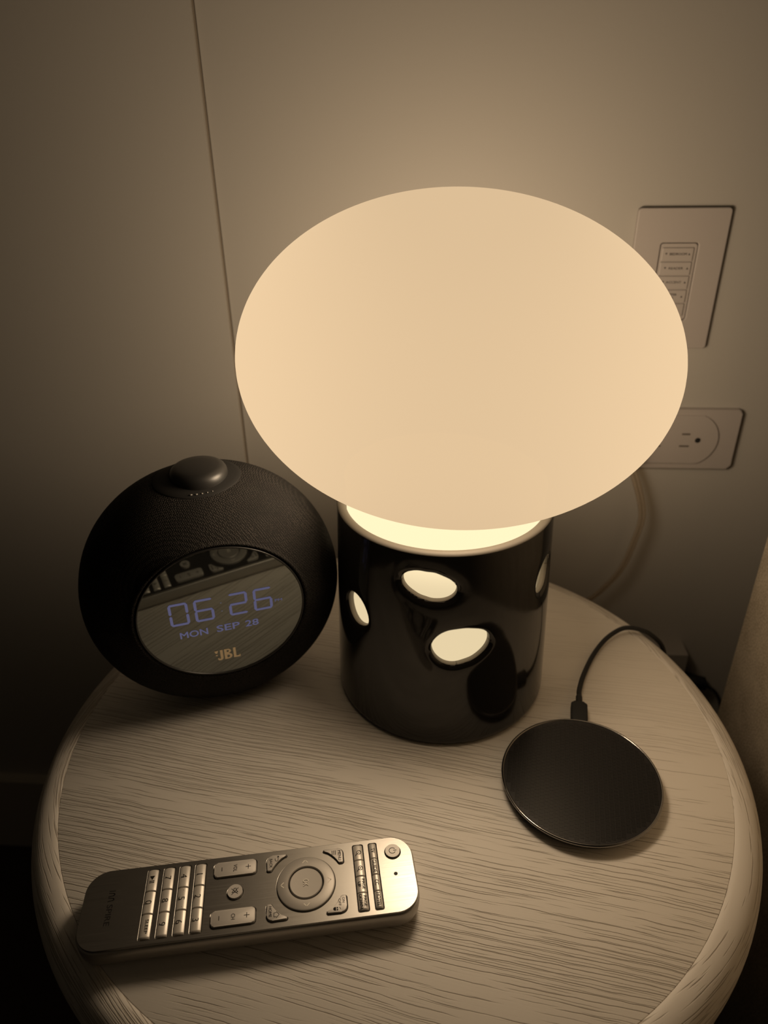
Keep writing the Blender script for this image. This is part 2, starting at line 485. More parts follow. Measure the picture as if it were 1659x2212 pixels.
# ================================================================== ROOM
WY = 0.655          # face of the wall behind the table
SEAM = -0.1815
FZ = -0.52
wall = struct(link('wall_back', to_mesh(box_bm(SEAM + 0.0013, 2.2, WY, WY + 0.1, FZ, 1.9, 0.0015, 2)), M['wall'], smooth=False))
wl = struct(link('wall_back_panel', to_mesh(box_bm(-2.2, SEAM - 0.0013, WY - 0.0042, WY + 0.1, FZ, 1.9, 0.0032, 4)), M['wall'], smooth=False))
wl.name = 'wall_left'
wc = struct(link('trim_1', to_mesh(box_bm(SEAM - 0.0016, SEAM + 0.0016, WY + 0.0012, WY + 0.02, FZ, 1.9)), M['caulk'], smooth=False))
struct(link('floor', to_mesh(box_bm(-2.2, 2.2, -2.2, WY, FZ - 0.05, FZ)), M['carpet'], smooth=False))
struct(link('baseboard_back', to_mesh(box_bm(-2.2, 2.2, WY - 0.019, WY - 0.0042, FZ, FZ + 0.13, 0.004)), M['trim'], smooth=False))
# upholstered panel (the side of the bed) close to the right of the table
bed = thing('bed_frame', 'beige fabric upholstered bed side close to the right edge of the table', 'bed', (0.2695, 0.0, FZ))
link('side_panel', to_mesh(box_bm(0.0, 0.10, -0.55, 0.531, 0.0, 0.86, 0.014, 5)), M['fabric'], bed)

# ================================================================== TABLE
TC = (-0.0235, 0.3755)
RF, RB = 0.2195, 0.0185       # flat radius, bullnose radius
table = thing('round_table', 'round white bedside table with limed wood grain and a thick rounded rim', 'table', (TC[0], TC[1], FZ))
H0 = -FZ
link('tabletop', to_mesh(lathe_bm([(0, H0 - 0.012), (RF, H0 - 0.012), (RF, H0 - 0.0003), (RF - 0.0003, H0), (0, H0)], 128)), M['wood'], table)
prof = [(RF + 0.0001, H0 - 0.037)] + [(RF + 0.0001, H0 - 0.0003)]
prof += [(RF + 0.0004 + RB * sin(a), H0 - RB + (RB) * cos(a) - 0.0001) for a in [pi * k / 18 for k in range(19)]]
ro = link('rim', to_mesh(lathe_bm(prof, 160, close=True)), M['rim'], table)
ro.data.set_sharp_from_angle(angle=radians(40))
link('apron', to_mesh(lathe_bm([(0.17, H0 - 0.10), (0.19, H0 - 0.10), (0.19, H0 - 0.0375), (0.17, H0 - 0.0375)], 96, close=True)), M['under'], table, smooth=False)
link('underside', to_mesh(lathe_bm([(0, H0 - 0.037), (RF, H0 - 0.037), (RF, H0 - 0.0125), (0, H0 - 0.0125)], 96)), M['under'], table, smooth=False)
for k in range(3):
    a = radians(90 + 120 * k)
    p = [(0.165 * cos(a), 0.165 * sin(a), H0 - 0.0375), (0.17 * cos(a), 0.17 * sin(a), H0 * 0.5), (0.18 * cos(a), 0.18 * sin(a), 0.0)]
    link('leg', to_mesh(tube_bm(catmull(p, 5), [0.017 - 0.0005 * i for i in range(11)], 14)), M['under'], table)

# ================================================================== LAMP
LX, LY = 0.0086, 0.4404
lamp = thing('table_lamp', 'glowing mushroom table lamp with oval opal glass shade on black ceramic base', 'lamp', (LX, LY, 0))
R0, R1, ZT, WT = 0.0763, 0.0719, 0.1540, 0.0058
def base_r(z): return R0 + (R1 - R0) * z / ZT
# openings traced as (angle in degrees, height in mm) on the wall of the base
HOLES = [
    [(-112.7, 130.8), (-111.5, 134.6), (-106.7, 138.1), (-99.1, 138.7), (-90.9, 136.5), (-85.0, 132.1), (-83.2, 128.1), (-84.0, 123.6), (-87.7, 120.5), (-93.6, 118.8), (-99.6, 119.7), (-105.8, 122.8), (-110.6, 126.4)],
    [(-96.4, 82.6), (-94.6, 89.0), (-90.2, 94.9), (-82.7, 97.2), (-74.9, 96.6), (-68.4, 94.1), (-65.3, 88.7), (-65.9, 82.8), (-71.1, 75.8), (-79.0, 71.4), (-86.7, 69.8), (-92.1, 73.1)],
    [(-152.3, 91.8), (-149.5, 99.0), (-144, 102.5), (-139.1, 102.3), (-134.0, 96.0), (-132.3, 88.5), (-133.3, 84.0), (-137.3, 81.2), (-144.6, 80.5), (-149.9, 85.0)],
    [(-34.0, 109.2), (-33.4, 116.0), (-30.0, 121.0), (-26.0, 124.5), (-18.0, 122.0), (-14.0, 114.0), (-17.0, 105.0), (-25.0, 101.0), (-30.0, 101.5), (-33.0, 104.5)],
]
def ell_hole(a, z, da, dz, tilt):
    return [(a + da * (cos(t) * cos(tilt) - sin(t) * sin(tilt) * 0.5), z + dz * (sin(t) * cos(tilt) + cos(t) * sin(tilt) * 0.6)) for t in [-2 * pi * k / 14 for k in range(14)]]
HOLES += [ell_hole(35, 78, 14, 11, 0.3), ell_hole(88, 112, 15, 10, -0.3), ell_hole(138, 84, 15, 11, 0.4), ell_hole(171, 122, 13, 9, -0.2)]
HD = []
for h in HOLES:
    Rm = 0.0735
    ca = sum(a for a, z in h) / len(h); cz = sum(z for a, z in h) / len(h) / 1000
    pol = sorted(((atan2(z / 1000 - cz, radians(a - ca) * Rm), sqrt((radians(a - ca) * Rm) ** 2 + (z / 1000 - cz) ** 2)) for a, z in h))
    N = 72; tab = []
    for k in range(N):
        p = -pi + 2 * pi * k / N
        lo = max([q for q in pol if q[0] <= p], default=None, key=lambda q: q[0]) or (pol[-1][0] - 2 * pi, pol[-1][1])
        hi = min([q for q in pol if q[0] > p], default=None, key=lambda q: q[0]) or (pol[0][0] + 2 * pi, pol[0][1])
        t = (p - lo[0]) / (hi[0] - lo[0]); tab.append(lo[1] * (1 - t) + hi[1] * t)
    for _ in range(3): tab = [(tab[k - 2] + tab[k - 1] * 2 + tab[k] * 3 + tab[(k + 1) % N] * 2 + tab[(k + 2) % N]) / 9 for k in range(N)]
    HD.append((radians(ca), cz, tab, max(tab)))
def hole_at(a, z):
    """nearest opening: (ratio to its outline, distance from outline, centre, direction, outline radius)"""
    best = (9, 9, None)
    for ca, cz, tab, mx in HD:
        da = (a - ca + pi) % (2 * pi) - pi
        x, y = da * 0.0735, z - cz
        r = sqrt(x * x + y * y)
        if r > mx + 0.015: continue
        ph = atan2(y, x); f = (ph + pi) / (2 * pi) * len(tab); i = int(f) % len(tab); t = f - int(f)
        rho = tab[i] * (1 - t) + tab[(i + 1) % len(tab)] * t
        if r / rho < best[0]: best = (r / rho, r - rho, (ca, cz, ph, rho))
    return best
def build_base():
    NA, NZ = 400, 124
    zs = [0.002 + (ZT - 0.002 - 0.002) * k / NZ for k in range(NZ + 1)]
    bm = bmesh.new(); ml = 1
    def grid(inner):
        V = []; keep = {}
        info = []
        for j, z in enumerate(zs):
            row = []; irow = []
            for i in range(NA):
                a = 2 * pi * i / NA - pi
                s, dist, hd = hole_at(a, z)
                irow.append((a, z, s, dist, hd)); row.append(None)
            V.append(row); info.append(irow)
        def vert(j, i):
            i %= NA
            if V[j][i] is None:
                a, z, s, dist, hd = info[j][i]
                if hd and s < 1.0:
                    ca, cz, ph, rho = hd
                    a, z, dist = ca + cos(ph) * rho / 0.0735, cz + sin(ph) * rho, 0.0
                r = base_r(z)
                if inner: r -= WT
                else:
                    if hd and dist < 0.0032: r -= 0.0016 * (1 - max(dist, 0) / 0.0032) ** 2
                    if hd and dist < 0.012: r -= 0.0006 * (1 - max(dist, 0) / 0.012) ** 2
                    if z < 0.006: r -= 0.0010 * ((0.006 - z) / 0.004) ** 2
                V[j][i] = bm.verts.new((r * cos(a), r * sin(a), z))
            return V[j][i]
        for j in range(NZ):
            for i in range(NA):
                q = ((j, i), (j, i + 1), (j + 1, i + 1), (j + 1, i))
                if all(info[b][a % NA][2] < 1.0 for b, a in q): continue
                f = bm.faces.new([vert(b, a) for b, a in q]); f.material_index = 1 if inner else 0
                keep[(j, i)] = 1
        return V, keep
    Vo, keep = grid(False); Vi, _ = grid(True)
    # walls of the openings
    for (j, i) in keep:
        for (dj, di), (p, q) in {(-1, 0): ((0, 0), (0, 1)), (1, 0): ((1, 0), (1, 1)), (0, -1): ((0, 0), (1, 0)), (0, 1): ((0, 1), (1, 1))}.items():
            nj, ni = j + dj, (i + di) % NA
            if nj < 0 or nj >= NZ or (nj, ni) in keep: continue
            a, b = (j + p[0], (i + p[1]) % NA), (j + q[0], (i + q[1]) % NA)
            vs = [Vo[a[0]][a[1]], Vo[b[0]][b[1]], Vi[b[0]][b[1]], Vi[a[0]][a[1]]]
            if len(set(vs)) == 4:
                f = bm.faces.new(vs); f.material_index = 1
    # rounded lip and foot
    def ring(r, z): return [bm.verts.new((r * cos(2 * pi * i / NA - pi), r * sin(2 * pi * i / NA - pi), z)) for i in range(NA)]
    def bridge(A, B, mi):
        for i in range(NA):
            f = bm.faces.new((A[i], A[(i + 1) % NA], B[(i + 1) % NA], B[i])); f.material_index = mi
    zl = zs[-1]; ro = base_r(zl); rc = ro - WT / 2
    prev = Vo[-1]
    steps = [12, 35, 55, 75, 90, 110, 135, 160]
    for a in steps:
        cur = ring(rc + WT / 2 * cos(radians(a)), zl + 0.0020 * sin(radians(a))); bridge(prev, cur, 1); prev = cur
    bridge(prev, Vi[-1], 1)
    b0 = ring(base_r(0) - 0.0028, 0.0); b1 = ring(base_r(0) - WT - 0.004, 0.0)
    bridge(Vo[0], b0, 0); bridge(b0, b1, 0); bridge(b1, Vi[0], 1)
    bmesh.ops.remove_doubles(bm, verts=bm.verts, dist=1e-6)
    bmesh.ops.dissolve_degenerate(bm, dist=1e-6, edges=bm.edges)
    return to_mesh(bm)
link('ceramic_base', build_base(), [M['glaze'], M['biscuit']], lamp)
# glass shade: flattened globe that runs down into a neck inside the base
GA, GC, GZ = 0.1306, 0.0920, 0.24868
prof = [(0, GC + 0.0012)]
NR = 0.0655
zj = -GC * sqrt(1 - (NR / GA) ** 2)
for k in range(1, 90):
    t = pi * k / 90
    prof.append((GA * sin(t), (GC + 0.0012 if t < pi / 2 else GC) * cos(t)))
prof.append((0, -GC))
shade = link('glass_shade', to_mesh(lathe_bm(prof, 128)), M['globe'], lamp, (0.0044, -0.0001, GZ), (0.0038, 0.0339, 0))
nk = [(NR + 0.0006, GZ + zj - 0.0002), (NR, GZ + zj - 0.003), (NR, 0.155), (NR - 0.0003, 0.12), (NR - 0.0005, 0.03), (NR - 0.004, 0.022), (0.02, 0.020), (0, 0.020)]
nprof = []
for (r0, z0), (r1, z1) in zip(nk, nk[1:]):
    for k in range(4): nprof.append((r0 + (r1 - r0) * k / 4, z0 + (z1 - z0) * k / 4))
nprof.append(nk[-1])
nme = to_mesh(lathe_bm(nprof, 96))
for v in nme.vertices:      # top edge follows the slight tilt of the globe
    v.co.z += -0.034 * v.co.x * max(0.0, min(1.0, (v.co.z - 0.154) / 0.012))
link('glass_neck', nme, M['tube'], lamp)
link('base_plate', to_mesh(lathe_bm([(0, 0.001), (0.068, 0.001), (0.068, 0.006), (0.0, 0.006)], 64)), M['matte'], lamp, smooth=False)
link('socket', to_mesh(lathe_bm([(0, 0.006), (0.018, 0.006), (0.018, 0.0195), (0, 0.0195)], 32)), M['bare'], lamp, smooth=False)
bulb = bpy.data.lights.new('lamp_bulb', 'POINT'); bulb.energy = BULB_POWER; bulb.shadow_soft_size = 0.045; bulb.color = (1.0, 0.93, 0.85)
bo = bpy.data.objects.new('lamp_bulb', bulb); COL.objects.link(bo); bo.parent = lamp; bo.location = (0.004, -0.034, GZ - 0.022)
# clear twin cord: from the socket in the wall down behind the table and up to the foot of the lamp
pc = [(0.176, 0.640, 0.094), (0.188, 0.632, 0.068), (0.199, 0.630, 0.032), (0.196, 0.630, 0.001), (0.189, 0.630, -0.029), (0.177, 0.631, -0.052), (0.158, 0.632, -0.074), (0.11, 0.634, -0.105), (0.05, 0.636, -0.09), (0.015, 0.632, -0.035), (0.006, 0.6185, 0.004)]
CO = Vector((0.199, 0.630, -0.105))
pcord = thing('power_cord', 'clear plastic lamp cord looping down the wall behind the table', 'cord', CO)
bm = bmesh.new()
for s in (-1, 1): tube_bm([Vector(p) + Vector((0.0016 * s, 0, 0.0006 * s)) - CO for p in catmull(pc, 8)], 0.0019, 8, bm)
link('twin_wire', to_mesh(bm), M['cord'], pcord)
link('plug', to_mesh(box_bm(-0.011, 0.009, 0.000, 0.0175, 0.186, 0.206, 0.002)), M['casing'], pcord, (-0.022, 0, 0.007))
bm = bmesh.new()
for s in (-1, 1): tube_bm([Vector(p) + Vector((0.0016 * s, 0, 0)) - Vector((LX, LY, 0)) for p in catmull([(0.006, 0.6165, 0.0042), (0.006, 0.585, 0.0032), (0.0075, 0.545, 0.0030), (0.0086, 0.513, 0.0034)], 8)], 0.0019, 8, bm)
link('cord_tail', to_mesh(bm), M['cord'], lamp)

# ================================================================== SPEAKER CLOCK
SYAW = 0.367
SB = Vector((-0.1528, 0.4260, 0.0))     # base point under the body centre
spk = thing('clock_speaker', 'round black knit alarm clock speaker with mirrored time display and top knob', 'speaker', SB, SYAW)
SA1, SA2, SC, SP, SZ = 0.0882, 0.0922, 0.0575, 2.3, 0.0879
LEAN = radians(5.0)                     # the whole body leans towards its face
def lean(x, y, z): return (x, y * cos(LEAN) - z * sin(LEAN), SZ + y * sin(LEAN) + z * cos(LEAN))
# local frame: x to the right along the face, -y out of the face, z up
def body_scale(t): return max(0.0, 1 - (abs(t) / SC) ** SP) ** (1 / SP)
DN = -0.0489                            # plane of the display (local y)
DCX, DCZ, DR = 0.0015, 0.0130, 0.0536
def build_body():
    bm = bmesh.new(); n = 128; rings = []
    ts = [-SC * cos(pi * k / 60) for k in range(61)]
    ts = [t for t in ts if t > DN + 0.0012]
    def pt(x, y, z):
        x, y, z = lean(x, y, z)
        return bm.verts.new((x, y, max(z, 0.0004)))
    # recess round the screen, then the fabric swells out to the full round
    def cring(rad, t): return [pt(DCX + rad * cos(2 * pi * k / n), t, DCZ + rad * sin(2 * pi * k / n)) for k in range(n)]
    rings.append(cring(DR + 0.0002, DN + 0.004)); rings.append(cring(DR + 0.0006, DN + 0.0002)); rings.append(cring(DR + 0.0016, DN - 0.0006)); rings.append(cring(DR + 0.003, DN - 0.0002))
    for t in ts:
        s = body_scale(t)
        # near the screen blend the section towards the screen's own circle
        w = max(0.0, min(1.0, 1 - (t - DN) / 0.02)) ** 2 * 0.6
        if s * SA1 < DR + 0.0036: continue
        rings.append([pt(SA1 * s * cos(2 * pi * k / n) + w * DCX, t, DCZ * w + (SA2 * s * (1 - w) + SA1 * s * w) * sin(2 * pi * k / n)) for k in range(n)])
    for A, B in zip(rings, rings[1:]):
        for k in range(n): bm.faces.new((A[k], A[(k + 1) % n], B[(k + 1) % n], B[k]))
    bm.faces.new(rings[-1])
    return to_mesh(bm)
link('fabric_body', build_body(), M['knit'], spk)
RX = radians(90)
# bezel ring and screen (both face -y): built in x/y and stood up
bz = lathe_bm([(DR - 0.0012, -0.003), (DR, -0.003), (DR, 0.0004), (DR - 0.0005, 0.0008), (DR - 0.0012, 0.0004)], 96, close=True)
link('bezel', to_mesh(bz), M['plastic'], spk, lean(DCX, DN, DCZ), (RX + LEAN, 0, 0))
scr = link('display_screen', to_mesh(lathe_bm([(0, -0.003), (DR - 0.0012, -0.003), (DR - 0.0012, 0), (0, 0)], 96)), M['screen'], spk, lean(DCX, DN, DCZ), (RX + LEAN, 0, 0), smooth=False)
def mm(poly): return [(x / 1000, y / 1000) for x, y in poly]
SEG = {'0': 'abcdef', '6': 'acdefg', '2': 'abdeg'}
def digit(ch, x0, y0, w, h, th):
    x1, y1, ym, g = x0 + w, y0 + h, y0 + h / 2, 0.28
    t2 = th / 2
    def hseg(y, d): return [(x0 + g + 0.2, y), (x0 + g + t2 + 0.3, y + (t2 if d > -1 else 0) * 1), (x1 - g - t2 - 0.3, y + (t2 if d > -1 else 0)), (x1 - g - 0.2, y), (x1 - g - t2 - 0.3, y - t2), (x0 + g + t2 + 0.3, y - t2)]
    def vseg(x, ya, yb): return [(x, ya + g), (x + t2, ya + g + t2), (x + t2, yb - g - t2), (x, yb - g), (x - t2, yb - g - t2), (x - t2, ya + g + t2)]
    D = {'a': hseg(y1 - t2, 0), 'g': hseg(ym, 0), 'd': hseg(y0 + t2, 0), 'f': vseg(x0 + t2, ym, y1 - t2 * 0.6), 'b': vseg(x1 - t2, ym, y1 - t2 * 0.6), 'e': vseg(x0 + t2, y0 + t2 * 0.6, ym), 'c': vseg(x1 - t2, y0 + t2 * 0.6, ym)}
    return [D[s] for s in SEG[ch]]
for ch, x in (('0', -32.7), ('6', -17.0), ('2', 4.7), ('6', 20.6)):
    bm = flat_bm([mm(p) for p in digit(ch, x, -3.0, 12.2, 18.5, 1.75)], 0.00015)
    link('time_digit', to_mesh(bm), M['digit'], scr, smooth=False)
bm = flat_bm([mm(circle(0.6, 0.0, 9.5, 12)), mm(circle(0.6, 0.0, 2.6, 12))], 0.00015)
link('colon', to_mesh(bm), M['colon'], scr, smooth=False)
text('PM', scr, 0.0367, 0.0028, 0.00015, 0.0021, M['digit'], 0.0048)
text('MON', scr, -0.0195, -0.0119, 0.00015, 0.0056, M['digit'], 0.0178, 'date', 0.014)
text('SEP', scr, 0.0025, -0.0119, 0.00015, 0.0056, M['digit'], 0.0150, 'date', 0.012)
text('28', scr, 0.0180, -0.0123, 0.00015, 0.0054, M['digit'], 0.0088, 'date', 0.012)
# maker's mark: heavy condensed letters with a small stop mark at the left
J = [(-5.3, -31.2), (-3.5, -31.2), (-3.5, -38.6)] + arc(-5.6, -38.4, 2.1, 0, -130, 8) + [(-7.3, -38.2), (-6.3, -37.9)] + arc(-5.9, -38.3, 0.62, -150, 0, 6)
B1 = [(-2.6, -31.2), (-0.9, -31.2), (-0.9, -40.4), (-2.6, -40.4)]
Bt = [(-0.9, -31.2)] + arc(-0.2, -33.3, 2.1, 88, -88, 8) + [(-0.9, -35.4), (-0.9, -34.2)] + arc(-0.3, -33.3, 0.85, -88, 88, 6) + [(-0.9, -32.4)]
Bb = [(-0.9, -35.4)] + arc(0.0, -37.85, 2.5, 88, -88, 8) + [(-0.9, -40.4), (-0.9, -39.1)] + arc(-0.2, -37.9, 1.15, -88, 88, 6) + [(-0.9, -36.8)]
L_ = [(3.4, -31.2), (5.1, -31.2), (5.1, -39.0), (7.0, -39.0), (7.4, -38.2), (7.8, -38.2), (7.8, -40.4), (3.4, -40.4)]
mk = [[(-9.0, -31.4), (-6.4, -31.4), (-7.2, -33.8), (-8.2, -33.8)], [(-8.3, -34.9), (-7.1, -34.9), (-7.1, -36.0), (-8.3, -36.0)]]
bm = flat_bm([mm(p) for p in (J, B1, Bt, Bb, L_, mk[0], mk[1])], 0.00015)
o = link('brand_mark', to_mesh(bm), M['gold'], scr, smooth=False); o['label'] = 'gold letters at the foot of the screen'
# pad and knob on top
KT = -0.008      # local y of the knob's axis
def top_z(s, y):
    """height of the leaning body's top above (s, y)"""
    lo, hi = SZ, SZ + 0.12
    for _ in range(40):
        m = (lo + hi) / 2; dz = m - SZ
        t, z = y * cos(LEAN) + dz * sin(LEAN), -y * sin(LEAN) + dz * cos(LEAN)
        if sqrt((s / SA1) ** 2 + (z / SA2) ** 2) < body_scale(t): lo = m
        else: hi = m
    return lo
bm = bmesh.new(); rings = []
for rr in [k / 10 for k in range(1, 11)] + [1.012, 1.02]:
    lift = 0.0005 if rr <= 1.0 else (0.0003 if rr < 1.015 else -0.001)
    rings.append([bm.verts.new((0.0275 * rr * cos(2 * pi * k / 72), KT + 0.0225 * rr * sin(2 * pi * k / 72), top_z(0.0275 * rr * cos(2 * pi * k / 72), KT + 0.0225 * rr * sin(2 * pi * k / 72)) + lift)) for k in range(72)])
for A, B in zip(rings, rings[1:]):
    for k in range(72): bm.faces.new((A[k], A[(k + 1) % 72], B[(k + 1) % 72], B[k]))
bm.faces.new(rings[0])
pad = link('knob_pad', to_mesh(bm), M['soft'], spk)
for k, (s, r) in enumerate(((-5.6, 0.85), (-2.3, 0.72), (1.1, 0.6), (4.4, 0.48), (7.6, 0.36))):
    s /= 1000; t = KT - 0.0208 * sqrt(1 - (s / 0.0275) ** 2)
    link('pale_dot', to_mesh(lathe_bm([(0, 0.0003), (r / 1000, 0.0003), (r / 1000, -0.0003)], 14)), M['dot'], pad, (s, t, top_z(s, t) + 0.0006), (-0.42, 0, 0), smooth=False)
kz = 0.1722
kp = [(0.0180, 0.0), (0.0184, 0.003), (0.0184, 0.0056), (0.0180, 0.0078), (0.0171, 0.0096), (0.0155, 0.0110), (0.0130, 0.0119), (0.008, 0.0126), (0, 0.0129)]
link('knob', to_mesh(lathe_bm([(0, 0.0)] + kp, 72)), M['plastic'], spk, (0.0015, KT, kz))

# ================================================================== CHARGER
CHX, CHY = 0.09797, 0.33663
ca = radians(-8.3)
chg = thing('wireless_charger', 'round black wireless charging pad with chrome edge on the table', 'charger', (CHX, CHY, 0), ca)
link('base', to_mesh(lathe_bm([(0, 0), (0.0445, 0), (0.0465, 0.0008), (0.0492, 0.0052), (0.0494, 0.0062), (0, 0.0062)], 128)), M['plastic'], chg)
link('chrome_edge', to_mesh(lathe_bm([(0.0485, 0.0058), (0.0499, 0.0063), (0.0502, 0.0072), (0.0499, 0.0080), (0.0492, 0.0082), (0.0485, 0.0078)], 128, close=True)), M['chrome'], chg)
link('top_plate', to_mesh(lathe_bm([(0, 0.0061), (0.0487, 0.0061), (0.0487, 0.0078), (0, 0.0078)], 128)), M['pad'], chg, smooth=False)
bm = bmesh.new()
pw, ph, gx, gy = 0.00300, 0.00262, 0.00022, 0.00017
for i in range(-17, 18):
    for j in range(-20, 21):
        x, y = i * pw, j * ph + (ph / 2 if i % 2 else 0)
        c = [(x - pw / 2 + gx, y - ph / 2 + gy), (x + pw / 2 - gx, y - ph / 2 + gy), (x + pw / 2 - gx, y + ph / 2 - gy), (x - pw / 2 + gx, y + ph / 2 - gy)]
        if max(px * px + py * py for px, py in c) > 0.0482 ** 2: continue
        b = [bm.verts.new((px, py, 0.0078)) for px, py in c]
        t = [bm.verts.new((px * 1 + (0.00006 if px < x else -0.00006), py + (0.00006 if py < y else -0.00006), 0.00788)) for px, py in c]
        bm.faces.new(t)
        for k in range(4): bm.faces.new((b[k], b[(k + 1) % 4], t[(k + 1) % 4], t[k]))
o = link('embossed_grid', to_mesh(bm), M['tile'], chg, smooth=False); o['kind'] = 'stuff'
# its cable: plug at the pad, cord over the table's edge to the plug by the wall
cable = thing('charging_cable', 'black charging cable running from the round pad over the table edge', 'cable', (0.1057, 0.3892, 0))
def loc(p): return Vector(p) - Vector((0.1057, 0.3892, 0))
ux, uy = Vector((sin(-ca), cos(ca), 0)), Vector((cos(ca), -sin(-ca), 0))
bm = prism_bm(rrect(0.0112, 0.0190, 0.0022), 0.0018, 0.0076, 0.0012, 3, False)
link('plug', to_mesh(bm), M['matte'], cable, loc((0.1062, 0.3951, 0)), (0, 0, ca))
bm = tube_bm([(0, -0.001, 0), (0, 0.003, 0), (0, 0.0075, 0), (0, 0.0090, 0.0)], [0.0025, 0.0024, 0.0023, 0.0019], 14)
link('strain_relief', to_mesh(bm), M['matte'], cable, loc((0.1077, 0.4042, 0.0046)), (0, 0, ca))
cp = [(0.1091, 0.4130, 0.0046), (0.1102, 0.4190, 0.0046), (0.1157, 0.4350, 0.0040), (0.1262, 0.4577, 0.0030), (0.1375, 0.4748, 0.0040), (0.1480, 0.4845, 0.0060), (0.1572, 0.4890, 0.0074), (0.1672, 0.4900, 0.0060), (0.1790, 0.4900, 0.0005), (0.192, 0.493, -0.016), (0.200, 0.499, -0.05), (0.205, 0.510, -0.12), (0.222, 0.535, -0.23), (0.262, 0.575, -0.30), (0.305, 0.612, -0.29), (0.324, 0.632, -0.245), (0.3245, 0.638, -0.218), (0.316, 0.640, -0.199), (0.302, 0.641, -0.1885)]
link('cord', to_mesh(tube_bm([loc(p) for p in catmull(cp, 8)], 0.00185, 12)), M['matte'], cable)
bm = box_bm(-0.0135, 0.0135, -0.006, 0.006, -0.0045, 0.0045, 0.0012)
link('wall_plug', to_mesh(bm), M['matte'], cable, loc((0.290, 0.641, -0.184)), (0, 0.3, 0))

# ================================================================== REMOTE
RM = Vector((-0.0933, 0.2438, 0.0)); RTH = radians(10.81 - 90)
rem = thing('remote_control', 'slim brushed silver remote control lying at the front of the table', 'remote control', RM, RTH)
RWI, RLE, RTZ = 0.0450, 0.1785, 0.0160
# lower shell with rounded underside
prof = [(0.0050, 0.0002), (0.0028, 0.0012), (0.0012, 0.0030), (0.0003, 0.0058), (0.0, 0.0095), (0.0, 0.0138), (0.0004, 0.0143)]
bm = bmesh.new(); rings = []
for d, z in prof: rings.append([bm.verts.new((x, y, z)) for x, y in rrect(RWI + 0.0014 - 2 * d, RLE + 0.0014 - 2 * d, 0.0125 - d, n=10)])
bm.faces.new(rings[0][::-1]); bm.faces.new(rings[-1])
n = len(rings[0])
for A, B in zip(rings, rings[1:]):
    for k in range(n): bm.faces.new((A[k], A[(k + 1) % n], B[(k + 1) % n], B[k]))
link('shell', to_mesh(bm), M['shell'], rem)
link('seam', to_mesh(prism_bm(rrect(RWI - 0.0006, RLE - 0.0006, 0.0115, n=10), 0.0140, 0.01485)), M['matte'], rem, smooth=False)

ROWX = [(-0.01310, 0.0128), (0.0, 0.0124), (0.01310, 0.0128)]
def corner_key(sx, sy):
    """shield shaped corner key hugging the ring; sx, sy = which corner of the ring"""
    pts = []
    cx0, cy0 = 19.0, 21.1
    p = arc(cx0 - 3.2, cy0 - 3.2, 3.2, 0, 90, 6)                      # outer rounded corner
    p += arc(10.6, cy0 - 0.9, 0.9, 90, 180, 4)                       # end along x
    p += [(9.7, 18.9)]
    p += [(21.2 * sin(radians(a)), 21.2 * cos(radians(a))) for a in (28, 34, 40, 46, 52, 57)]
    p += arc(cx0 - 0.9, 11.3, 0.9, -110, 0, 4)                     # end along y
    q = [(sx * x / 1000, 0.0294 + sy * y / 1000) for x, y in p]
    return q if sx * sy > 0 else q[::-1]
def grow(poly, d):
    n = len(poly); out = []
    area = sum(poly[i][0] * poly[(i + 1) % n][1] - poly[(i + 1) % n][0] * poly[i][1] for i in range(n))
    sgn = 1 if area > 0 else -1
    for i in range(n):
        a, b, c = Vector(poly[i - 1]), Vector(poly[i]), Vector(poly[(i + 1) % n])
        t = (c - a)
        if t.length < 1e-9: out.append(tuple(b)); continue
        t.normalize(); out.append((b.x + sgn * t.y * d, b.y - sgn * t.x * d))
    return out
GAP = 0.00045
holes = []
NUMROW = [-0.0540, -0.0453, -0.0367, -0.0282]; KH = 0.0054
for y in NUMROW: holes.append(rrect(0.0392 + 2 * GAP, KH + 2 * GAP, 0.0010, 0, y, 3))
E_Y, F_Y = 0.0592, 0.0676
holes.append(rrect(0.0392 + 2 * GAP, 0.0052 + 2 * GAP, 0.0010, 0, E_Y, 3))
holes.append(rrect(0.0392 + 2 * GAP, 0.0039 + 2 * GAP, 0.0010, 0, F_Y, 3))
VOLR = [(-0.0141, -0.0091), (0.0141, -0.0091)]
for x, y in VOLR: holes.append(rrect(0.0086 + 2 * GAP, 0.0229 + 2 * GAP, 0.0020, x, y, 4))
holes.append(circle(0.0040 + GAP, -0.0002, -0.0087, 32)); holes.append(circle(0.0041 + GAP, -0.0130, 0.0786, 32)); holes.append(circle(0.0158 + GAP * 0.6, 0, 0.0294, 64)); holes.append(circle(0.0009, 0.0005, 0.0786, 16))
CORN = {'back': (-1, -1), 'home': (1, -1), 'menu': (-1, 1), 'lamp': (1, 1)}
for c in CORN.values(): holes.append(grow(corner_key(*c), GAP))
cu = bpy.data.curves.new('plate', 'CURVE'); cu.dimensions = '2D'; cu.fill_mode = 'BOTH'; cu.extrude = 0.00045; cu.bevel_depth = 0.00018; cu.bevel_resolution = 1; cu.offset = -0.00018
for poly in [rrect(RWI, RLE, 0.0122, n=12)] + holes:
    sp = cu.splines.new('POLY'); sp.points.add(len(poly) - 1)
    for p, (x, y) in zip(sp.points, poly): p.co = (x, y, 0, 1)
    sp.use_cyclic_u = True
pm = curve_mesh(cu)
top = link('face_plate', pm, M['steel'], rem, (0, 0, RTZ - 0.00063), smooth=False)

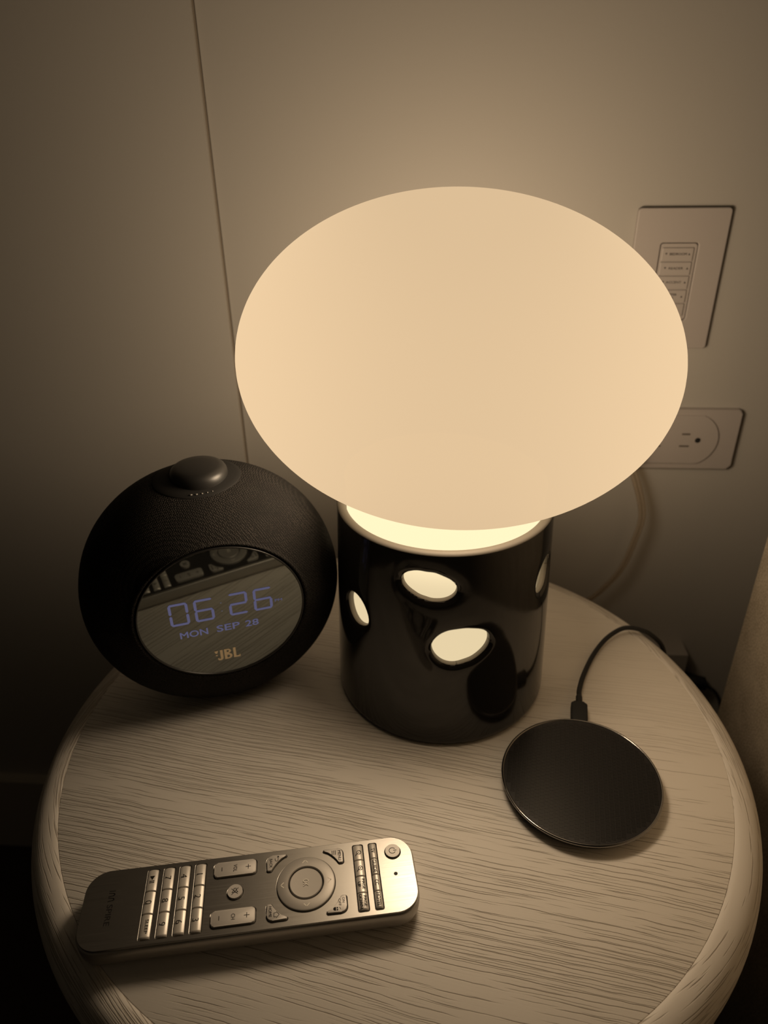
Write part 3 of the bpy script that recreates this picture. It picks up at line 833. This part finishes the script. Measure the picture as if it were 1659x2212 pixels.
def convex_key(x, y, w, h, z0=0.0149, side=0.00075, bulge=0.00085, name='key', nseg=8, left=False, right=False):
    """key whose top is a shallow barrel across the remote's length"""
    bm = bmesh.new(); cols = []
    xs = [-w / 2, -w / 2 + 0.0003, w / 2 - 0.0003, w / 2]
    if left: xs = [-w / 2, -w / 2 + 0.0004, -w / 2 + 0.0010] + xs[2:]
    if right: xs = xs[:-2] + [w / 2 - 0.0010, w / 2 - 0.0004, w / 2]
    for i, xx in enumerate(xs):
        dz = 0.0
        if i == 0: dz = 0.0007 if left else 0.0003
        elif i == 1 and left: dz = 0.0002
        if i == len(xs) - 1: dz = 0.0007 if right else 0.0003
        elif i == len(xs) - 2 and right: dz = 0.0002
        ring = [bm.verts.new((x + xx, y - h / 2, z0))]
        for k in range(nseg + 1):
            u = -1 + 2 * k / nseg
            ring.append(bm.verts.new((x + xx, y + u * h / 2 * 0.985, RTZ + side - 0.0004 + bulge * (1 - abs(u) ** 2.4) - dz)))
        ring.append(bm.verts.new((x + xx, y + h / 2, z0)))
        cols.append(ring)
    m = len(cols[0])
    for A, B in zip(cols, cols[1:]):
        for k in range(m): bm.faces.new((A[k], A[(k + 1) % m], B[(k + 1) % m], B[k]))
    bm.faces.new(cols[0]); bm.faces.new(cols[-1][::-1])
    me = to_mesh(bm)
    o = link(name, me, M['key'], rem)
    try: me.set_sharp_from_angle(angle=radians(38))
    except Exception: pass
    return o
KZ = RTZ + 0.00075 - 0.0004 + 0.00085 + 0.00006     # crown of a barrel key
def sharp(o, a=35):
    try: o.data.set_sharp_from_angle(angle=radians(a))
    except Exception: pass
    return o

def icon(parent, polys, z, mat='ink', name='symbol'):
    return link(name, to_mesh(flat_bm(polys, z)), M[mat], parent, smooth=False)
def mmp(pts, cx, cy): return [(cx + x / 1000, cy + y / 1000) for x, y in pts]

NUMS = [['play', '0', 'SLEEP'], ['7', '8', '9'], ['4', '5', '6'], ['1', '2', '3']]
for row, y in zip(NUMS, NUMROW):
    for c, (ch, (x, w)) in enumerate(zip(row, ROWX)):
        k = convex_key(x, y, w, KH, name='number_key' if ch.isdigit() else 'function_key', left=c == 0, right=c == 2)
        k['label'] = ('key printed ' + ch) if ch != 'play' else 'key printed with play and pause symbol'
        if ch == 'play':
            icon(k, [mmp([(-2.2, -1.3), (0.2, 0), (-2.2, 1.3)], x, y), mmp([(0.6, -1.3), (1.0, -1.3), (1.0, 1.3), (0.6, 1.3)], x, y), mmp([(1.5, -1.3), (1.9, -1.3), (1.9, 1.3), (1.5, 1.3)], x, y)], KZ)
        elif ch == 'SLEEP': text('SLEEP', k, x + 0.0003, y + 0.0006, KZ, 0.0017, M['ink'], 0.0077, bold=0.012)
        else: text(ch, k, x, y - 0.0002, KZ, 0.0033, M['ink'], bold=-0.008)
        if ch == '5':
            for s in (-1, 1): link('raised_dot', to_mesh(lathe_bm([(0.00032, -0.0003), (0.00032, 0), (0.0002, 0.00018), (0, 0.00022)], 10)), M['key'], k, (x + s * 0.0048, y + 0.0005, KZ - 0.0001))
# zoom / page row and channel row near the head
EX = [(-0.01466, 0.00955), (-0.00490, 0.0094), (0.00490, 0.0094), (0.01466, 0.00955)]
def lens_icon(k, x, y, plus):
    ps = stroke(mmp(arc(0.2, 0.45, 1.15, 0, 360, 20), x, y), 0.00030) + stroke(mmp([(0.9, -0.45), (1.9, -1.5)], x, y), 0.00034) + [mmp([(-0.25, 0.3), (0.65, 0.3), (0.65, 0.6), (-0.25, 0.6)], x, y)]
    if plus: ps += [mmp([(0.05, 0.0), (0.35, 0.0), (0.35, 0.9), (0.05, 0.9)], x, y)]
    icon(k, ps, KZ)
for c, (x, w) in enumerate(EX):
    k = convex_key(x, E_Y, w, 0.0052, name='page_key' if c > 1 else 'zoom_key', left=c == 0, right=c == 3)
    k['label'] = ('zoom out key', 'zoom in key', 'key printed PAGE UP', 'key printed PAGE DOWN')[c]
    if c < 2: lens_icon(k, x, E_Y, c == 1)
    else:
        text('PAGE', k, x, E_Y + 0.0012, KZ, 0.00165, M['ink'], 0.0060, bold=0.012)
        text(('UP', 'DOWN')[c - 2], k, x, E_Y - 0.0011, KZ, 0.00165, M['ink'], (0.0030, 0.0080)[c - 2], bold=0.012)
for c, (x, w) in enumerate(EX):
    k = convex_key(x, F_Y, w, 0.0039, name='source_key', bulge=0.00085, left=c == 0, right=c == 3)
    k['label'] = 'key printed ' + ('TV', 'GUIDE', 'CC', 'HOTEL')[c]
    text(('TV', 'GUIDE', 'CC', 'HOTEL')[c], k, x, F_Y, KZ, 0.0020, M['ink'], (0.0029, 0.0078, 0.0032, 0.0078)[c], bold=0.010)
FZK = RTZ + 0.00125
def flat_key(name, poly, label, mat='keyflat', z1=FZK, bev=0.0005):
    o = link(name, to_mesh(prism_bm(poly, 0.0149, z1, bev, 3)), M[mat], rem); sharp(o); o['label'] = label; return o
for (x, y), w, lab in ((VOLR[0], 'VOL', 'volume rocker key'), (VOLR[1], 'CH', 'channel rocker key')):
    k = flat_key('rocker_key', rrect(0.0086, 0.0229, 0.0018, x, y, 5), lab)
    z = FZK + 0.00004
    text(w, k, x, y, z, 0.0021, M['ink'], (0.0044 if w == 'VOL' else 0.0032), bold=0.012)
    icon(k, stroke(mmp([(-1.35, 0), (1.35, 0)], x, y + 0.0071), 0.00034) + stroke(mmp([(0, -1.35), (0, 1.35)], x, y + 0.0071), 0.00034), z, name='plus_sign')
    icon(k, stroke(mmp([(-1.1, 0), (1.1, 0)], x, y - 0.0073), 0.00036), z, name='minus_sign')
k = flat_key('mute_button', circle(0.0040, -0.0002, -0.0087, 40), 'round mute button', bev=0.0007)
mx, my = -0.0002, -0.0087
icon(k, stroke(mmp([(-1.6, -0.6), (-0.6, -0.6), (0.7, -1.6), (0.7, 1.6), (-0.6, 0.6), (-1.6, 0.6)], mx, my), 0.00030, True) + stroke(mmp([(-1.7, 1.7), (1.9, -1.7)], mx, my), 0.00032) + stroke(mmp([(-1.5, -1.8), (1.7, 1.5)], mx, my), 0.00030), FZK + 0.00004)
k = flat_key('power_button', circle(0.0041, -0.0130, 0.0786, 40), 'round power button', bev=0.0007)
icon(k, stroke(mmp(arc(0, -0.1, 1.75, 125, 415, 22), -0.0130, 0.0786), 0.00034) + stroke(mmp([(0, 0.5), (0, 2.2)], -0.0130, 0.0786), 0.00036), FZK + 0.00004)
o = link('indicator_hole', to_mesh(prism_bm(circle(0.0010, 0.0005, 0.0786, 20), 0.0150, RTZ - 0.0001)), M['matte'], rem, smooth=False)
# ring and centre button
RZ1 = RTZ + 0.0013
ringp = [(0.0096, 0.0150), (0.0096, RZ1 - 0.0004), (0.0100, RZ1), (0.0150, RZ1), (0.0156, RZ1 - 0.0003), (0.0158, RZ1 - 0.0008), (0.0158, 0.0150)]
rg = sharp(link('direction_ring', to_mesh(lathe_bm(ringp, 96, close=True)), M['ring'], rem, (0, 0.0294, 0)))
for a in range(4):
    r = radians(90 * a)
    pts = [(-1.45, 12.0), (0, 13.6), (1.45, 12.0)] if a % 2 == 0 else [(-1.45, 12.0), (0, 13.6), (1.45, 12.0)]
    bm = flat_bm([[(px, py) for px, py in q] for q in stroke([((x * cos(r) - y * sin(r)) / 1000, (x * sin(r) + y * cos(r)) / 1000) for x, y in pts], 0.00042)], RZ1 + 0.00005)
    link('arrow_mark', to_mesh(bm), M['pale'], rg, smooth=False)
okb = sharp(link('ok_button', to_mesh(lathe_bm([(0, 0.0150), (0.0089, 0.0150), (0.0089, RZ1 - 0.0005), (0.0085, RZ1 - 0.0001), (0.006, RZ1 - 0.0002), (0, RZ1 - 0.0003)], 72)), M['ring'], rem, (0, 0.0294, 0)))
text('OK', okb, 0, 0, RZ1 + 0.0001, 0.0030, M['pale'], 0.0042, bold=0.004)
# corner keys
def ck(name, key, label): return flat_key(name, corner_key(*CORN[key]), label, bev=0.0004)
z = FZK + 0.00004
k = ck('corner_key', 'back', 'corner key printed BACK')
text('BACK', k, -0.0141, 0.0105, z, 0.00155, M['ink'], 0.0056, bold=0.012)
icon(k, stroke(mmp([(-1.5, 0.6), (0.6, 0.6)] + arc(0.6, -0.25, 0.85, 90, -90, 8) + [(-0.2, -1.1)], -0.0166, 0.0139), 0.00030) + [mmp([(-1.9, 0.6), (-0.9, 1.3), (-0.9, -0.1)], -0.0166, 0.0139)], z)
k = ck('corner_key', 'home', 'corner key printed HOME')
text('HOME', k, 0.0141, 0.0102, z, 0.00155, M['ink'], 0.0060, bold=0.012)
icon(k, stroke(mmp([(-1.7, 0.1), (0, 1.6), (1.7, 0.1)], 0.0161, 0.0133), 0.00030) + stroke(mmp([(-1.1, 0.0), (-1.1, -1.2), (1.1, -1.2), (1.1, 0.0)], 0.0161, 0.0133), 0.00030), z)
k = ck('corner_key', 'menu', 'corner key printed MENU')
text('MENU', k, -0.0141, 0.0487, z, 0.00165, M['ink'], 0.0062, bold=0.012)
icon(k, [q for dy in (-0.9, 0, 0.9) for q in stroke(mmp([(-1.3, dy), (1.3, dy)], -0.0160, 0.0456), 0.00034)], z)
k = ck('corner_key', 'lamp', 'corner key printed ON OFF with a light symbol')
text('ON', k, 0.0126, 0.0489, z, 0.0014, M['ink'], 0.0030, bold=0.010)
text('OFF', k, 0.0137, 0.0468, z, 0.0014, M['ink'], 0.0041, bold=0.010)
icon(k, [mmp([(-1.0, -0.4)] + arc(0, -0.9, 1.0, 180, 360, 10) + [(1.0, -0.4)], 0.0171, 0.0450), mmp(circle(0.45, -0.5, 0.3, 10), 0.0171, 0.0450), mmp(circle(0.45, 0.6, 0.3, 10), 0.0171, 0.0450)] + stroke(mmp([(-0.6, 1.4), (-0.2, 1.9), (0.5, 1.9)], 0.0171, 0.0450), 0.00026), z)
# maker's word at the foot: slanted bar, two arches, then letters
z = RTZ + 0.00005
lg = []
lg += stroke(mmp([(-9.9, 1.5), (-9.9, -1.5)], 0, -0.0747), 0.00046)
for cx in (-7.85, -5.05): lg += stroke(mmp([(cx - 1.0, -1.5), (cx - 0.62, 0.9), (cx - 0.38, 1.38), (cx, 1.52), (cx + 0.38, 1.38), (cx + 0.62, 0.9), (cx + 1.0, -1.5)], 0, -0.0747), 0.00046)
lo = icon(rem, lg, z, 'ink', 'brand_mark')
text('SPIRE', rem, 0.0037, -0.0747, z, 0.0030, M['ink'], 0.0118, 'brand_mark', bold=0.006)

# ================================================================== WALL PLATES
def stood(bm):
    """turn a plan built in x/y (front = +z) to hang on the wall (front = -y)"""
    me = to_mesh(bm)
    for v in me.vertices: v.co = (v.co.x, -v.co.z, v.co.y)
    return me
def rel(p, cx, cz): return [(x - cx, y - cz) for x, y in p]
# light switch keypad
SX, SZc = 0.1968, 0.2437
sw = thing('light_switch_panel', 'tall white wall plate with a column of lighting buttons, partly behind the lamp', 'switch', (SX, WY, SZc))
cu = bpy.data.curves.new('plate', 'CURVE'); cu.dimensions = '2D'; cu.fill_mode = 'BOTH'; cu.extrude = 0.0013; cu.bevel_depth = 0.0009; cu.bevel_resolution = 2; cu.offset = -0.0009
for poly in (rrect(0.0733, 0.1145, 0.0030), rrect(0.0302, 0.0632, 0.0022, 0.0000, -0.0010)):
    sp = cu.splines.new('POLY'); sp.points.add(len(poly) - 1)
    for p, (x, y) in zip(sp.points, poly): p.co = (x, y, 0.0, 1)
    sp.use_cyclic_u = True
pm = curve_mesh(cu)
for v in pm.vertices: v.co = (v.co.x, -(v.co.z + 0.0022), v.co.y)
plate_o = link('cover_plate', pm, M['plate'], sw, smooth=False)
link('insert', stood(prism_bm(rrect(0.0288, 0.0618, 0.0018, 0, -0.0010), 0.0, 0.0034, 0.0006, 2)), M['plate'], sw, smooth=False)
WORDS = [('BEDROOM', 0.0137, 0.0087, -0.0096), ('READER', 0.0116, 0.0091, -0.0088), ('ACCENT', 0.0126, 0.0091, -0.0088), (None, 0, 0.0087, 0), (None, 0, 0, 0)]
for i in range(5):
    zc = 0.2651 - 0.0113 * i - SZc
    b = link('dimmer_button', stood(prism_bm(rrect(0.0250, 0.0107, 0.0006, -0.0006, zc, 2), 0.0030, 0.0046, 0.0005, 2)), M['plate'], sw, smooth=False)
    rot = (RX, 0, 0); yy = -0.00465
    w, wid, tu, td = WORDS[i]
    tri_up = lambda x, z: [(x - 0.0009, z - 0.0008), (x + 0.0009, z - 0.0008), (x, z + 0.0009)]
    tri_dn = lambda x, z: [(x + 0.0009, z + 0.0008), (x - 0.0009, z + 0.0008), (x, z - 0.0009)]
    bmx = bmesh.new()
    if i < 3:
        text(w, b, 0.0, yy, zc + 0.0005, 0.0019, M['print'], wid, rot=rot, bold=0.012)
        flat_bm([tri_dn(td, zc + 0.0006), tri_up(tu, zc + 0.0004)], -yy, bm=bmx)
    elif i == 3:
        text('MASTER', b, -0.0006, yy, zc + 0.0017, 0.0018, M['print'], 0.0098, rot=rot, bold=0.012)
        text('OFF', b, -0.0006, yy, zc - 0.0014, 0.0018, M['print'], 0.0048, rot=rot, bold=0.012)
        flat_bm([tri_up(0.0085, zc)], -yy, bm=bmx)
    else: flat_bm([tri_dn(0.0050, zc + 0.0012)], -yy, bm=bmx)
    link('arrow_mark', stood(bmx), M['print'], b, smooth=False)
# outlet, mounted sideways
OX, OZ = 0.2185, 0.1008
ou = thing('wall_outlet', 'white double outlet plate set sideways on the wall at lamp right', 'outlet', (OX, WY, OZ))
link('cover_plate', stood(prism_bm(rrect(0.1185, 0.0592, 0.0035), 0.0, 0.0052, 0.0014, 3)), M['plate'], ou, smooth=False)
R, hz = 0.0262, 0.0240
p = [(0.0160 + R * cos(a), R * sin(a)) for a in [radians(-66 + 132 * k / 16) for k in range(17)]]
p += [(-0.0160 - R * cos(a), R * sin(a)) for a in [radians(66 - 132 * k / 16) for k in range(17)]]
f = link('socket_face', stood(prism_bm(p, 0.0045, 0.0068, 0.0005, 2)), M['plate'], ou, smooth=False)
for s in (-1, 1):
    cx = s * 0.0160
    for dz, ww in ((0.0060, 0.0075), (-0.0060, 0.0090)):
        link('slot', stood(prism_bm(rrect(ww, 0.0016, 0.0003, cx - s * 0.0032, dz, 2), 0.0066, 0.00685)), M['slot'], f, smooth=False)
    link('ground_hole', stood(prism_bm(circle(0.0026, cx + s * 0.0082, 0.0, 16), 0.0066, 0.00685)), M['matte'], f, smooth=False)
# pale adapter plugged in low on the wall, half hidden by the table edge
ad = thing('wall_adapter', 'small pale power adapter low on the wall, half hidden behind the table', 'adapter', (0.2540, WY, -0.1660))
link('case', to_mesh(box_bm(-0.020, 0.0195, -0.024, 0.0, -0.026, 0.026, 0.0012, 2)), M['casing'], ad, smooth=False)
link('port', to_mesh(box_bm(0.0193, 0.0212, -0.0205, -0.0075, -0.024, -0.012, 0.0005)), M['matte'], ad, smooth=False)
